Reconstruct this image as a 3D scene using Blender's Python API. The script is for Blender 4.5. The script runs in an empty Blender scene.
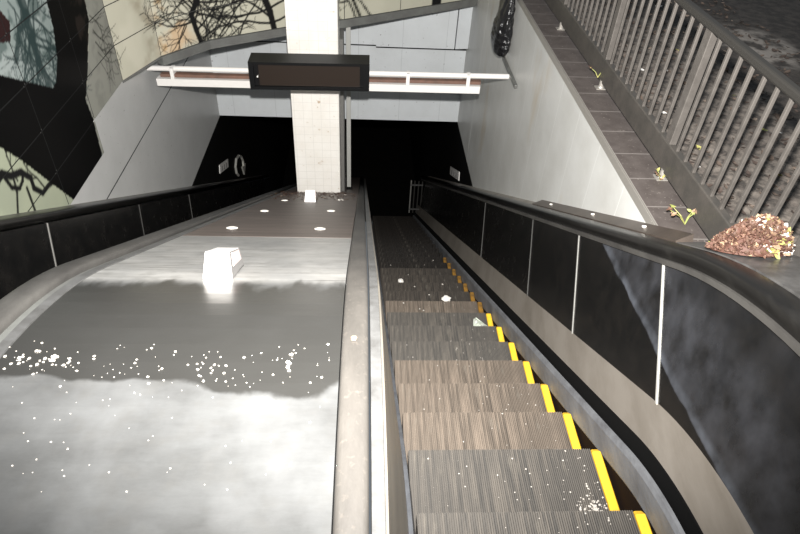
import bpy, bmesh, math, random
import numpy as np
from mathutils import Vector, Matrix, noise
sc = bpy.context.scene
C = sc.collection
random.seed(7)

# ------------------------------------------------------------------ camera
cam_d = bpy.data.cameras.new('camera'); cam = bpy.data.objects.new('camera', cam_d); C.objects.link(cam)
cam_d.sensor_width = 36; cam_d.lens = 609.87 * 36 / 800; cam_d.clip_start = .02
RT = Vector((0.99795, -0.03983, 0.05016)); UP = Vector((-0.01218, 0.65087, 0.75909)); FW = Vector((0.06289, 0.75815, -0.64904))
CP = Vector((-0.2155, -1.5422, 2.4018))
m = Matrix.Identity(4)
for i in range(3):
    m[i][0] = RT[i]; m[i][1] = UP[i]; m[i][2] = -FW[i]; m[i][3] = CP[i]
cam.matrix_world = m
sc.camera = cam
# ------------------------------------------------------------------ world, flash, exposure
sc.view_settings.view_transform = 'Standard'; sc.view_settings.look = 'None'
sc.view_settings.exposure = 0.0; sc.view_settings.gamma = 1; sc.view_settings.use_curve_mapping = False
w = bpy.data.worlds.new('overcast_sky'); sc.world = w; w.use_nodes = True
w.node_tree.nodes['Background'].inputs[0].default_value = (.80, .90, 1, 1)
w.node_tree.nodes['Background'].inputs[1].default_value = .22
fl = bpy.data.lights.new('camera_flash', 'SPOT'); flo = bpy.data.objects.new('camera_flash', fl); C.objects.link(flo)
fl.energy = 3050; fl.spot_size = math.radians(112); fl.spot_blend = 1.0; fl.shadow_soft_size = .035; fl.color = (1, .975, .94)
flo.location = CP + UP * .23 - FW * .05 + RT * .02
FA = (FW + UP * .24 - RT * .04).normalized()
flo.rotation_euler = FA.to_track_quat('-Z', 'Y').to_euler()

# ------------------------------------------------------------------ materials
def mat(name, col, rough=.6, metal=0.0, var=None, scale=8.0, vlo=.35, vhi=.65, bump=0.0, bscale=60.0, stretch=(1, 1, 1), rvar=0.0, spec=.5, emis=None):
    mt = bpy.data.materials.new(name); mt.use_nodes = True
    nt = mt.node_tree; N = nt.nodes; L = nt.links; b = N['Principled BSDF']
    b.inputs['Base Color'].default_value = (*col, 1); b.inputs['Roughness'].default_value = rough
    b.inputs['Metallic'].default_value = metal; b.inputs['Specular IOR Level'].default_value = spec
    tc = N.new('ShaderNodeTexCoord'); mp = N.new('ShaderNodeMapping'); mp.inputs['Scale'].default_value = stretch
    L.new(tc.outputs['Object'], mp.inputs[0])
    if var:
        nz = N.new('ShaderNodeTexNoise'); nz.inputs['Scale'].default_value = scale; nz.inputs['Detail'].default_value = 8
        nz.inputs['Roughness'].default_value = .65
        L.new(mp.outputs[0], nz.inputs[0])
        r = N.new('ShaderNodeValToRGB'); r.color_ramp.elements[0].position = vlo; r.color_ramp.elements[1].position = vhi
        r.color_ramp.elements[0].color = (*col, 1); r.color_ramp.elements[1].color = (*var, 1)
        L.new(nz.outputs[0], r.inputs[0]); L.new(r.outputs[0], b.inputs['Base Color'])
        mt['mix'] = 1
        if rvar:
            mr = N.new('ShaderNodeMapRange'); mr.inputs[1].default_value = vlo; mr.inputs[2].default_value = vhi
            mr.inputs[3].default_value = rough; mr.inputs[4].default_value = rough + rvar
            L.new(nz.outputs[0], mr.inputs[0]); L.new(mr.outputs[0], b.inputs['Roughness'])
    if bump:
        n2 = N.new('ShaderNodeTexNoise'); n2.inputs['Scale'].default_value = bscale; n2.inputs['Detail'].default_value = 6
        L.new(mp.outputs[0], n2.inputs[0])
        bp = N.new('ShaderNodeBump'); bp.inputs['Strength'].default_value = bump; bp.inputs['Distance'].default_value = .01
        L.new(n2.outputs[0], bp.inputs['Height']); L.new(bp.outputs[0], b.inputs['Normal'])
    return mt

def out_color(mt):
    b = mt.node_tree.nodes['Principled BSDF']
    s = b.inputs['Base Color']
    return s.links[0].from_socket if s.links else None

def mix_over(mt, fac_socket, col2, blend='MIX'):
    """lay a second colour over a material's colour where fac = 1"""
    nt = mt.node_tree; b = nt.nodes['Principled BSDF']
    mx = nt.nodes.new('ShaderNodeMixRGB'); mx.blend_type = blend
    src = out_color(mt)
    if src: nt.links.new(src, mx.inputs[1])
    else: mx.inputs[1].default_value = b.inputs['Base Color'].default_value
    nt.links.new(fac_socket, mx.inputs[0])
    if hasattr(col2, 'default_value'): nt.links.new(col2, mx.inputs[2])
    else: mx.inputs[2].default_value = (*col2, 1)
    nt.links.new(mx.outputs[0], b.inputs['Base Color'])

def math_node(nt, op, a, b=None, c=None):
    n = nt.nodes.new('ShaderNodeMath'); n.operation = op
    for i, v in enumerate((a, b, c)):
        if v is None: continue
        if isinstance(v, (int, float)): n.inputs[i].default_value = v
        else: nt.links.new(v, n.inputs[i])
    return n.outputs[0]

def coords(mt):
    nt = mt.node_tree
    tc = nt.nodes.new('ShaderNodeTexCoord'); sp = nt.nodes.new('ShaderNodeSeparateXYZ')
    nt.links.new(tc.outputs['Object'], sp.inputs[0]); return sp.outputs[0], sp.outputs[1], sp.outputs[2], tc.outputs['Object']

def grid_line(nt, v, pitch, width, off=0.0):
    """1 on a line of given width every pitch along socket v"""
    a = math_node(nt, 'ADD', v, off + 1000 * pitch)
    mo = math_node(nt, 'MODULO', a, pitch)
    return math_node(nt, 'LESS_THAN', mo, width)

def noise_fac(mt, scale, lo, hi, stretch=(1, 1, 1), detail=8):
    nt = mt.node_tree
    tc = nt.nodes.new('ShaderNodeTexCoord'); mp = nt.nodes.new('ShaderNodeMapping'); mp.inputs['Scale'].default_value = stretch
    nz = nt.nodes.new('ShaderNodeTexNoise'); nz.inputs['Scale'].default_value = scale; nz.inputs['Detail'].default_value = detail
    nt.links.new(tc.outputs['Object'], mp.inputs[0]); nt.links.new(mp.outputs[0], nz.inputs[0])
    mr = nt.nodes.new('ShaderNodeMapRange'); mr.inputs[1].default_value = lo; mr.inputs[2].default_value = hi
    nt.links.new(nz.outputs[0], mr.inputs[0]); return mr.outputs[0]

M = {}
M['panel_white'] = mat('white_enamel_panel', (.46, .475, .475), .42, 0, (.40, .40, .385), 3, .35, .75, .05, 12)
x, y, z, o_ = coords(M['panel_white'])
nt = M['panel_white'].node_tree
mix_over(M['panel_white'], noise_fac(M['panel_white'], 40, .69, .73), (.12, .11, .10))
M['wall_left_m'] = mat('left_enamel_panel', (.43, .43, .42), .4, 0, (.38, .38, .37), 3, .35, .75)
x, y, z, o_ = coords(M['wall_left_m']); nt = M['wall_left_m'].node_tree
mix_over(M['wall_left_m'], noise_fac(M['wall_left_m'], 30, .70, .73), (.10, .09, .08))
M['wall_right_m'] = mat('right_enamel_panel', (.53, .53, .51), .4, 0, (.43, .425, .40), 2.5, .35, .75)
x, y, z, o_ = coords(M['wall_right_m']); nt = M['wall_right_m'].node_tree
mix_over(M['wall_right_m'], grid_line(nt, y, .46, .007, .1), (.60, .60, .58))
mix_over(M['wall_right_m'], noise_fac(M['wall_right_m'], 2.2, .60, .75, (1, 1, .4)), (.42, .36, .27))
M['bulk_m'] = mat('bulkhead_enamel', (.56, .585, .60), .45, 0, (.50, .52, .53), 3, .35, .75)
x, y, z, o_ = coords(M['bulk_m']); nt = M['bulk_m'].node_tree
mix_over(M['bulk_m'], grid_line(nt, x, .62, .006, .3), (.40, .42, .43))
mix_over(M['bulk_m'], noise_fac(M['bulk_m'], 30, .69, .72), (.13, .12, .11))
M['pillar_m'] = mat('white_mosaic_tile', (.72, .70, .66), .35, 0, (.66, .63, .58), 5, .4, .7)
x, y, z, o_ = coords(M['pillar_m']); nt = M['pillar_m'].node_tree
mix_over(M['pillar_m'], math_node(nt, 'MAXIMUM', grid_line(nt, x, .1, .004), grid_line(nt, z, .1, .004)), (.58, .56, .52))
mix_over(M['pillar_m'], noise_fac(M['pillar_m'], 14, .66, .74), (.42, .33, .24))
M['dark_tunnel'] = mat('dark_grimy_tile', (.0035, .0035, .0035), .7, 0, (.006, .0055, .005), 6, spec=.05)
M['black_glass'] = mat('black_enamel_panel', (.006, .006, .006), .22, 0, (.012, .011, .010), 9, .4, .8, rvar=.1, spec=.35)
# dusty smears on the panels nearest the camera (a diagonal swath of blue grey dust)
bg = M['black_dusty'] = mat('dusty_black_panel', (.006, .006, .006), .25, 0, (.012, .011, .010), 9, .4, .8, spec=.35)
x, y, z, o_ = coords(bg); nt = bg.node_tree
def smooth(nt, v, a, b):
    mr = nt.nodes.new('ShaderNodeMapRange'); mr.interpolation_type = 'SMOOTHSTEP'
    mr.inputs[1].default_value = a; mr.inputs[2].default_value = b; nt.links.new(v, mr.inputs[0]); return mr.outputs[0]
# swath: dust lies above a slanting lower line and thins out towards the handrail
sw = math_node(nt, 'ADD', z, math_node(nt, 'MULTIPLY', y, .085))
sw = math_node(nt, 'ADD', sw, math_node(nt, 'MULTIPLY', noise_fac(bg, 6, .2, .8), .03))
edge = smooth(nt, sw, .548, .562)
top = math_node(nt, 'SUBTRACT', 1.0, smooth(nt, sw, .80, 1.0))
far = math_node(nt, 'SUBTRACT', 1.0, smooth(nt, y, .86, 1.02))
fine = noise_fac(bg, 9, .25, .85, (1, 1.0, .8), 12)
body = math_node(nt, 'MULTIPLY', math_node(nt, 'MULTIPLY', edge, far), math_node(nt, 'MULTIPLY_ADD', top, .75, .25))
mix_over(bg, math_node(nt, 'MULTIPLY', body, math_node(nt, 'MULTIPLY', fine, .7)), (.060, .062, .070))
eb = math_node(nt, 'MULTIPLY', math_node(nt, 'MULTIPLY', edge, far), math_node(nt, 'SUBTRACT', 1.0, smooth(nt, sw, .565, .61)))
mix_over(bg, math_node(nt, 'MULTIPLY', eb, math_node(nt, 'MULTIPLY', fine, .8)), (.105, .115, .135))
M['steel'] = mat('brushed_steel', (.30, .27, .235), .42, .45, (.20, .175, .145), 6, .4, .75, .04, 90, (1, .2, 1))
M['alu'] = mat('worn_aluminium', (.13, .13, .128), .5, .4, (.075, .073, .07), 10, .4, .7, .05, 60)
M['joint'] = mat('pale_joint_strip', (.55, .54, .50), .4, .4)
M['joint_dim'] = mat('dimmed_joint_strip', (.035, .034, .031), .5, .3)  # far copy of the strip, light falloff darkened into its colour
M['joint_mid'] = mat('half_dimmed_joint_strip', (.22, .215, .20), .5, .3)  # middle copy, only partly darkened for the light falloff
M['rubber'] = mat('black_handrail_rubber', (.007, .0066, .0062), .30, 0, (.018, .017, .0155), 14, .5, .8, stretch=(1, .25, 1), spec=.5)
M['dusty_rubber'] = mat('dusty_grey_handrail', (.036, .033, .029), .65, 0, (.066, .060, .053), 7, .35, .7, .1, 120, (1, .3, 1))
mix_over(M['dusty_rubber'], noise_fac(M['dusty_rubber'], 60, .60, .75), (.08, .07, .06))
M['dark_rail'] = mat('grimy_dark_handrail', (.032, .030, .028), .5, 0, (.065, .062, .057), 7, .35, .7, .1, 120, (1, .25, 1))
M['skirt'] = mat('grey_skirt', (.10, .105, .115), .5, .2, (.05, .05, .055), 14, .4, .7, .1, 80, (1, .3, 1))
M['skirt_grey'] = mat('grey_skirt_strip', (.17, .175, .185), .55, .1, (.09, .09, .095), 10, .4, .7, .2, 60, (1, .4, 1))
M['black_gap'] = mat('black_recess', (.004, .004, .004), .8, spec=.1)
M['rust_gap'] = mat('rusty_gap', (.010, .005, .003), .9, spec=.1)
# median deck: stainless steel with dirt film, a wet dark patch with a ragged edge, horizontal streaks
dk = M['deck'] = mat('stainless_deck', (.125, .127, .126), .38, .80, (.080, .080, .078), 3.5, .35, .7, .06, 14, (1, 2.5, 2.5))
x, y, z, o_ = coords(dk); nt = dk.node_tree
wob = math_node(nt, 'MULTIPLY', math_node(nt, 'SUBTRACT', noise_fac(dk, 1.6, .2, .8, (1, 1, 1), 3), .5), .26)
wob2 = math_node(nt, 'MULTIPLY', math_node(nt, 'SUBTRACT', noise_fac(dk, 12, .2, .8, (1.6, .4, .4)), .5), .13)
wob3 = math_node(nt, 'MULTIPLY', math_node(nt, 'SUBTRACT', noise_fac(dk, 12, .2, .8, (1.0, .8, .8)), .5), .03)
ya = math_node(nt, 'ADD', y, math_node(nt, 'ADD', wob, wob2))
yb = math_node(nt, 'ADD', y, math_node(nt, 'ADD', wob, wob3))
lo = smooth(nt, yb, -.512, -.494); hi = math_node(nt, 'SUBTRACT', 1.0, smooth(nt, ya, .01, .09))
wet = math_node(nt, 'MULTIPLY', lo, hi)
str_ = noise_fac(dk, 5, .35, .70, (.5, 6, 6))
up_ = smooth(nt, y, .02, .12)
mix_over(dk, math_node(nt, 'MULTIPLY', up_, .92), (.40, .395, .38))
mix_over(dk, math_node(nt, 'MULTIPLY', str_, math_node(nt, 'MULTIPLY', up_, .6)), (.19, .183, .172))
mix_over(dk, math_node(nt, 'MULTIPLY', math_node(nt, 'MULTIPLY', up_, noise_fac(dk, 9, .60, .70, (.4, 4, 4))), .7), (.08, .075, .07))
mott = noise_fac(dk, 6, .42, .75, (1, .7, .7))
mix_over(dk, math_node(nt, 'MULTIPLY', mott, .6), (.20, .203, .203))
mix_over(dk, math_node(nt, 'MULTIPLY', noise_fac(dk, 18, .50, .72), .35), (.12, .117, .11))
mix_over(dk, math_node(nt, 'MULTIPLY', wet, .93), (.038, .037, .034))
mtl = math_node(nt, 'MULTIPLY_ADD', up_, -.15, .45); nt.links.new(mtl, nt.nodes['Principled BSDF'].inputs['Metallic'])
nb = dk.node_tree.nodes['Principled BSDF']
rr = math_node(nt, 'SUBTRACT', .36, math_node(nt, 'MULTIPLY', wet, .08)); nt.links.new(rr, nb.inputs['Roughness'])
db = M['deck_brown'] = mat('brown_stained_deck', (.155, .122, .105), .45, .2, (.085, .066, .056), 5, .35, .7, .05, 30, (.6, 3, 3))
x, y, z, o_ = coords(db); nt = db.node_tree
mix_over(db, grid_line(nt, y, .47, .012, -.28), (.05, .04, .035))
# steps
def step_mat(name, c1, c2):
    s = mat(name, c1, .55, .15, c2, 4, .38, .62, 0, 1, (14, .5, 1), spec=.35)
    mix_over(s, noise_fac(s, 2.0, .55, .75), tuple(.8 * a_ + .3 * b_ for a_, b_ in zip(c1, c2)))
    mix_over(s, math_node(s.node_tree, 'MULTIPLY', noise_fac(s, 9, .6, .74, (5, .8, 1)), .5), (.17, .155, .13))
    return s
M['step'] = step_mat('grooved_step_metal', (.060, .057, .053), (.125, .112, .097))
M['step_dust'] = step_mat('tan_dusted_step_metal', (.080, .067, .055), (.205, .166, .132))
M['step_dark'] = step_mat('dimmed_step_metal', (.014, .0125, .0115), (.035, .030, .026))  # darkened copy: light falloff down the flight put into the colour
M['step_mid'] = step_mat('grimy_half_dimmed_step_metal', (.032, .029, .026), (.085, .072, .060))  # in-between copy: grime plus part of the light falloff in its colour
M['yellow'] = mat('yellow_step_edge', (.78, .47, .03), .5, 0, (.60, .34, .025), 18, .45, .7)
M['yellow_d'] = mat('grimy_dimmed_yellow_edge', (.26, .13, .015), .6, 0, (.10, .055, .015), 22, .35, .65)  # grime plus fading light put into the yellow of lower edges
M['black_plastic'] = mat('black_bag_plastic', (.006, .006, .007), .28, 0, bump=1.0, bscale=28, spec=.6)
M['sign_black'] = mat('black_sign_housing', (.004, .0042, .0045), .45, 0, spec=.2)
M['sign_face'] = mat('brown_display_face', (.020, .0145, .0115), .3, 0, spec=.4)
M['white_paint'] = mat('white_painted_metal', (.62, .60, .575), .4, 0)
M['brown_pipe'] = mat('brown_rusty_pipe', (.16, .085, .06), .6, 0, (.10, .06, .045), 12)
M['grey_trim'] = mat('grey_trim_metal', (.16, .165, .155), .45, .3, (.12, .12, .115), 6)
M['coping'] = mat('brown_paving_tile', (.055, .045, .041), .6, 0, (.085, .072, .066), 12, .35, .7, .1, 80)
x, y, z, o_ = coords(M['coping']); nt = M['coping'].node_tree
mix_over(M['coping'], grid_line(nt, y, .272, .010, .075), (.15, .135, .125))
mix_over(M['coping'], noise_fac(M['coping'], 70, .66, .74), (.30, .27, .24))
M['edge_metal'] = mat('pale_edge_metal', (.34, .32, .29), .45, .5)
M['rail'] = mat('weathered_bronze_rail', (.062, .058, .052), .42, .35, (.095, .085, .075), 10, .35, .7, .1, 60)
M['rail_dark'] = mat('dark_top_rail', (.03, .028, .025), .5, .2)
M['rail_bar'] = mat('weathered_rail_bar', (.13, .118, .107), .45, .35, (.08, .072, .065), 10, .35, .7, .1, 60)
M['ground'] = mat('littered_ground', (.045, .039, .034), .85, 0, (.20, .172, .147), 11, .42, .62, .5, 30)
mix_over(M['ground'], math_node(M['ground'].node_tree, 'MULTIPLY', noise_fac(M['ground'], 26, .52, .66), .6), (.17, .14, .12))
x, y, z, o_ = coords(M['ground']); nt = M['ground'].node_tree
# pale patch of old dried mud, and darker ground further out
far_ = smooth(nt, math_node(nt, 'ADD', x, math_node(nt, 'MULTIPLY', y, .25)), 3.1, 3.5)
mix_over(M['ground'], math_node(nt, 'MULTIPLY', far_, .75), (.020, .017, .015))
pd = math_node(nt, 'ADD', math_node(nt, 'POWER', math_node(nt, 'ABSOLUTE', math_node(nt, 'MULTIPLY', math_node(nt, 'SUBTRACT', x, 3.12), 2.4)), 2),
               math_node(nt, 'POWER', math_node(nt, 'ABSOLUTE', math_node(nt, 'MULTIPLY', math_node(nt, 'SUBTRACT', y, 3.50), 1.7)), 2))
pm = math_node(nt, 'SUBTRACT', 1.0, smooth(nt, pd, .25, 1.0))
mix_over(M['ground'], math_node(nt, 'MULTIPLY', pm, noise_fac(M['ground'], 7, .42, .58)), (.26, .235, .21))
M['concrete'] = mat('dark_concrete', (.05, .048, .045), .8, 0, (.08, .075, .07), 5)
M['leaf1'] = mat('brown_leaf', (.12, .060, .038), .7, 0, (.06, .032, .021), 30)
M['leaf2'] = mat('tan_leaf', (.26, .175, .11), .7, 0, (.19, .115, .068), 20)
M['leaf3'] = mat('green_leaf', (.20, .24, .07), .6, 0, (.30, .26, .08), 20)
M['leaf4'] = mat('red_brown_leaf', (.075, .032, .021), .7)
M['white_bit'] = mat('white_crumb', (.74, .71, .66), .7)
M['button'] = mat('white_button_head', (.80, .77, .70), .35)
M['paper'] = mat('wet_paper', (.42, .43, .39), .6, 0, (.40, .45, .36), 30)
M['label_pink'] = mat('pinkish_reflector', (.50, .40, .38), .4)
M['block_side'] = mat('grey_block_side', (.16, .155, .15), .5)
M['glass_dark'] = mat('mural_backing', (.07, .07, .065), .5)

# ------------------------------------------------------------------ mesh helpers
def tag(o, label=None, cat=None, group=None, kind=None):
    if label: o['label'] = label
    if cat: o['category'] = cat
    if group: o['group'] = group
    if kind: o['kind'] = kind
    return o
def empty(name, loc=(0, 0, 0), **k):
    o = bpy.data.objects.new(name, None); C.objects.link(o); o.location = loc; o.empty_display_size = .1
    return tag(o, **k)
def obj(name, verts, faces, mt, parent=None, smooth_=False, mats=None, fm=None, **k):
    me = bpy.data.meshes.new(name); me.from_pydata([tuple(v) for v in verts], [], faces)
    for q_ in (mats or [mt]): me.materials.append(q_)
    if fm is not None:
        for p, i in zip(me.polygons, fm): p.material_index = i
    bm = bmesh.new(); bm.from_mesh(me); bmesh.ops.recalc_face_normals(bm, faces=bm.faces); bm.to_mesh(me); bm.free()
    if smooth_:
        for p in me.polygons: p.use_smooth = True
    o = bpy.data.objects.new(name, me); C.objects.link(o)
    if parent:
        o.parent = parent; off = Vector((0, 0, 0)); p_ = parent      # verts are given in world space
        while p_: off += p_.location; p_ = p_.parent
        o.location = -off
    return tag(o, **k)
class MB:
    def __init__(s): s.v = []; s.f = []; s.m = []
    def add(s, vs, fs, mi=0):
        n = len(s.v); s.v += [tuple(v) for v in vs]; s.f += [tuple(n + i for i in f) for f in fs]; s.m += [mi] * len(fs); return s
    def box(s, x0, x1, y0, y1, z0, z1, mi=0):
        vs = [(x, y, z) for x in (x0, x1) for y in (y0, y1) for z in (z0, z1)]
        return s.add(vs, [(0, 1, 3, 2), (4, 6, 7, 5), (0, 4, 5, 1), (2, 3, 7, 6), (0, 2, 6, 4), (1, 5, 7, 3)], mi)
    def prism(s, poly, A, B, U, V, mi=0):
        """poly (u,v) swept from A to B"""
        A, B, U, V = map(Vector, (A, B, U, V)); n = len(poly)
        vs = [A + U * u + V * v for u, v in poly] + [B + U * u + V * v for u, v in poly]
        fs = [tuple(range(n)), tuple(range(2 * n - 1, n - 1, -1))] + [(i, (i + 1) % n, n + (i + 1) % n, n + i) for i in range(n)]
        return s.add(vs, fs, mi)
    def tube(s, pts, r, n=10, mi=0):
        pts = [Vector(p) for p in pts]; rs = r if isinstance(r, (list, tuple)) else [r] * len(pts)
        vs = []
        for i, p in enumerate(pts):
            t = (pts[min(i + 1, len(pts) - 1)] - pts[max(i - 1, 0)]).normalized()
            a = t.orthogonal().normalized() if i == 0 else (a - t * a.dot(t)).normalized()
            b = t.cross(a)
            vs += [p + (a * math.cos(2 * math.pi * k / n) + b * math.sin(2 * math.pi * k / n)) * rs[i] for k in range(n)]
        fs = [tuple(range(n)), tuple((len(pts) - 1) * n + k for k in range(n))]
        for i in range(len(pts) - 1):
            fs += [(i * n + k, i * n + (k + 1) % n, (i + 1) * n + (k + 1) % n, (i + 1) * n + k) for k in range(n)]
        return s.add(vs, fs, mi)
    def build(s, name, mt, parent=None, mats=None, **k):
        return obj(name, s.v, s.f, mt, parent, mats=mats, fm=s.m if mats else None, **k)
def bevel(o, w_=.004, seg=2):
    md = o.modifiers.new('bevel', 'BEVEL'); md.width = w_; md.segments = seg; md.limit_method = 'ANGLE'; return o

# ------------------------------------------------------------------ escalator path
TH = .5347; ST, CT, TT = math.sin(TH), math.cos(TH), math.tan(TH)
R0 = 1.3; CY, CZ = -.852, -1.008
UA = R0 * TH
def frame(u):
    """point on the nosing path at arc length u, with its upward normal (y,z)"""
    if u < 0: return (CY + u, CZ + R0, 0., 1.)
    if u < UA: a = u / R0; return (CY + R0 * math.sin(a), CZ + R0 * math.cos(a), math.sin(a), math.cos(a))
    t = u - UA
    return (CY + R0 * ST + t * CT, CZ + R0 * CT - t * ST, ST, CT)
def us(u0, u1):
    a = [u0, u1]
    for k in range(0, 15): a.append(UA * k / 14)
    return sorted(set(round(v, 4) for v in a if u0 <= v <= u1))
def P(u, x, h):
    y, z, ny, nz = frame(u); d = h * CT; return (x, y + ny * d, z + nz * d)
def sweep(name, poly, u0, u1, mt, parent=None, sub=None, **k):
    """closed cross section (x, height above the nosing line) swept down the escalator path"""
    L_ = sub or us(u0, u1); n = len(poly); vs = []
    for u in L_: vs += [P(u, x_, h_) for x_, h_ in poly]
    fs = [tuple(range(n)), tuple((len(L_) - 1) * n + i for i in range(n))]
    for j in range(len(L_) - 1):
        fs += [(j * n + i, j * n + (i + 1) % n, (j + 1) * n + (i + 1) % n, (j + 1) * n + i) for i in range(n)]
    return obj(name, vs, fs, mt, parent, **k)
U0, U1 = -.75, 13.2

def round_rail(xc, hc, wx, wh, n=12):
    pts = []
    for i in range(n):
        a = 2 * math.pi * i / n; c_, s_ = math.cos(a), math.sin(a)
        pts.append((xc + wx * math.copysign(abs(c_) ** .5, c_), hc + wh * math.copysign(abs(s_) ** .6, s_)))
    return pts

XL, XR, YB, ZB = -2.39, 1.243, 7.07, -1.99
# ------------------------------------------------------------------ structure
def struct(name, mb, mt): return mb.build(name, mt, kind='structure')
wl = MB().box(XL - .12, XL, -3.0, YB, -.655, -.32); wl.box(XL - .12, XL, 3.07, YB, -.32, -.025); wl.box(XL - .12, XL, -3.0, 3.07, -2.0, -.664)
wl.box(XL - .12, XL, 3.07, YB, -2.0, -.664); 
struct('wall_left', wl, M['wall_left_m'])
struct('trim_1', MB().box(XL - .03, XL + .0015, .5, YB, -.6645, -.6545), M['black_gap'])
struct('fascia_shadow_line', MB().box(-.05, XR - .01, YB - .055, YB - .001, -.852, -.8385).box(XL + .01, -.05, YB - .055, YB - .001, -.829, -.8155), M['black_gap'])  # black strips stand in for the shadow line under the fascia
wr = MB().box(XR, XR + .12, -3., 5.9, ZB, .60); wr.box(XR, XR + .12, 5.906, 13.0, ZB, .60)
struct('wall_right', wr, M['wall_right_m'])
wb = MB().box(XL, XR, YB, YB + .12, ZB, -.855); wb.box(XL, -.06, YB, YB + .12, -.855, -.835)
struct('wall_bulkhead', wb, M['bulk_m'])
wf = MB().add([(XL, YB - .05, -.815), (-.05, YB - .05, -.815), (-.05, YB - .05, -.838), (1.06, YB - .05, -.838), (1.06, YB - .05, .6), (XL, YB - .05, .6),
               (XL, YB + .1, -.815), (-.05, YB + .1, -.815), (-.05, YB + .1, -.838), (1.06, YB + .1, -.838), (1.06, YB + .1, .6), (XL, YB + .1, .6)],
              [(0, 1, 2, 3, 4, 5), (6, 11, 10, 9, 8, 7), (0, 6, 7, 1), (1, 7, 8, 2), (2, 8, 9, 3), (3, 9, 10, 4), (4, 10, 11, 5), (5, 11, 6, 0)])
wf.add([(1.075, YB - .05, -.838), (XR, YB - .12, -.80), (XR, YB - .12, .6), (1.075, YB - .05, .6), (1.075, YB + .1, -.838), (XR, YB + .1, -.80), (XR, YB + .1, .6), (1.075, YB + .1, .6)],
       [(0, 1, 2, 3), (7, 6, 5, 4), (0, 4, 5, 1), (1, 5, 6, 2), (2, 6, 7, 3), (3, 7, 4, 0)])
struct('wall_fascia', wf, M['bulk_m'])
tl = MB().box(XL - .12, XL + .0, 2.0, 18, -9.5, ZB - .02); struct('wall_tunnel_left', tl, M['dark_tunnel'])
tr_ = MB().box(XR, XR + .12, 2.0, 18, -9.5, ZB - .004); struct('wall_tunnel_right', tr_, M['dark_tunnel'])
te = MB().box(XL - .12, XR + .12, 18, 18.1, -9.5, ZB + .1); struct('wall_tunnel_end', te, M['dark_tunnel'])
ce = MB().box(XL - .12, XR + .12, YB + .12, 18.1, ZB, ZB + .1); struct('ceiling', ce, M['dark_tunnel'])
lf = MB().box(XL, XR, 11.2, 18, -6.98, -6.85); struct('floor_lower', lf, M['dark_tunnel'])
ld = MB().box(XL - .12, XR + .12, -4.0, -1.75, .17, .29); struct('floor_landing', ld, M['concrete'])
gr = MB().box(XR + .36, 9, -3.0, 13, .50, .615); struct('ground', gr, M['ground'])

# coping ledge on top of the right wall
cp = empty('coping_ledge', (1.38, 2.5, .645), label='brown tiled ledge running along the top of the right white wall', cat='ledge')
MB().box(XR + .017, 1.56, .66, 13, .605, .645).build('paving_tiles', M['coping'], cp)
MB().box(XR - .002, XR + .003, .66, 13, .602, .650).box(XR + .003, XR + .009, .66, 13, .602, .638, 1).box(XR + .009, XR + .015, .66, 13, .602, .649).build('metal_edging', None, cp, mats=[M['edge_metal'], M['black_gap']])

# thin horizontal rail on right wall by the tube end
bevel(MB().box(XR - .03, XR, 3.92, 4.62, -.022, .012).build('wall_channel', M['grey_trim'], label='short dark metal channel fixed on the right white wall', cat='bracket'))

# ------------------------------------------------------------------ mural
PL = [(-2.39, .5), (-2.39, 3.07), (-2.39, 3.82), (-2.2, 4.41), (-1.83, 4.88), (-1.04, 5.37), (-.45, 5.66), (.21, 6.05), (1.13, 6.59), (1.243, 6.66)]
SS = [-2.57]
for a, b in zip(PL, PL[1:]): SS.append(SS[-1] + math.hypot(b[0] - a[0], b[1] - a[1]))
def inpoly(poly, s, z):
    c = np.zeros(s.shape, bool); n = len(poly)
    for i in range(n):
        x1, y1 = poly[i]; x2, y2 = poly[(i + 1) % n]
        if y1 == y2: continue
        cnd = ((y1 > z) != (y2 > z)) & (s < (x2 - x1) * (z - y1) / (y2 - y1) + x1)
        c ^= cnd
    return c
def noise2(s, z, f, seed=0):
    o = np.zeros(s.shape); fl_ = s.ravel(); fz = z.ravel(); r = o.ravel()
    for i in range(len(r)): r[i] = noise.fractal(Vector((fl_[i] * f, fz[i] * f, seed)), .8, 2.0, 3)
    return r.reshape(s.shape)
random.seed(21)
strokes = []   # (x1,z1,x2,z2,r, colour index)
def stroke(pts, r0, r1, c=0):
    n = len(pts) - 1
    for i in range(n):
        a, b = pts[i], pts[i + 1]; strokes.append((a[0], a[1], b[0], b[1], r0 + (r1 - r0) * i / n, c))
def branch(x, z, ang, ln, r, depth, c=0):
    pts = [(x, z)]; k = 5
    for i in range(k):
        ang += random.uniform(-.28, .28); x += math.cos(ang) * ln / k; z += math.sin(ang) * ln / k; pts.append((x, z))
        if depth > 0 and i > 0 and random.random() < .75:
            branch(x, z, ang + random.choice((-1, 1)) * random.uniform(.4, 1.0), ln * random.uniform(.45, .75), r * .6, depth - 1, c)
    stroke(pts, r, r * .6, c)
INK = 0; TEAL = 1; GREEN = 2
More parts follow.
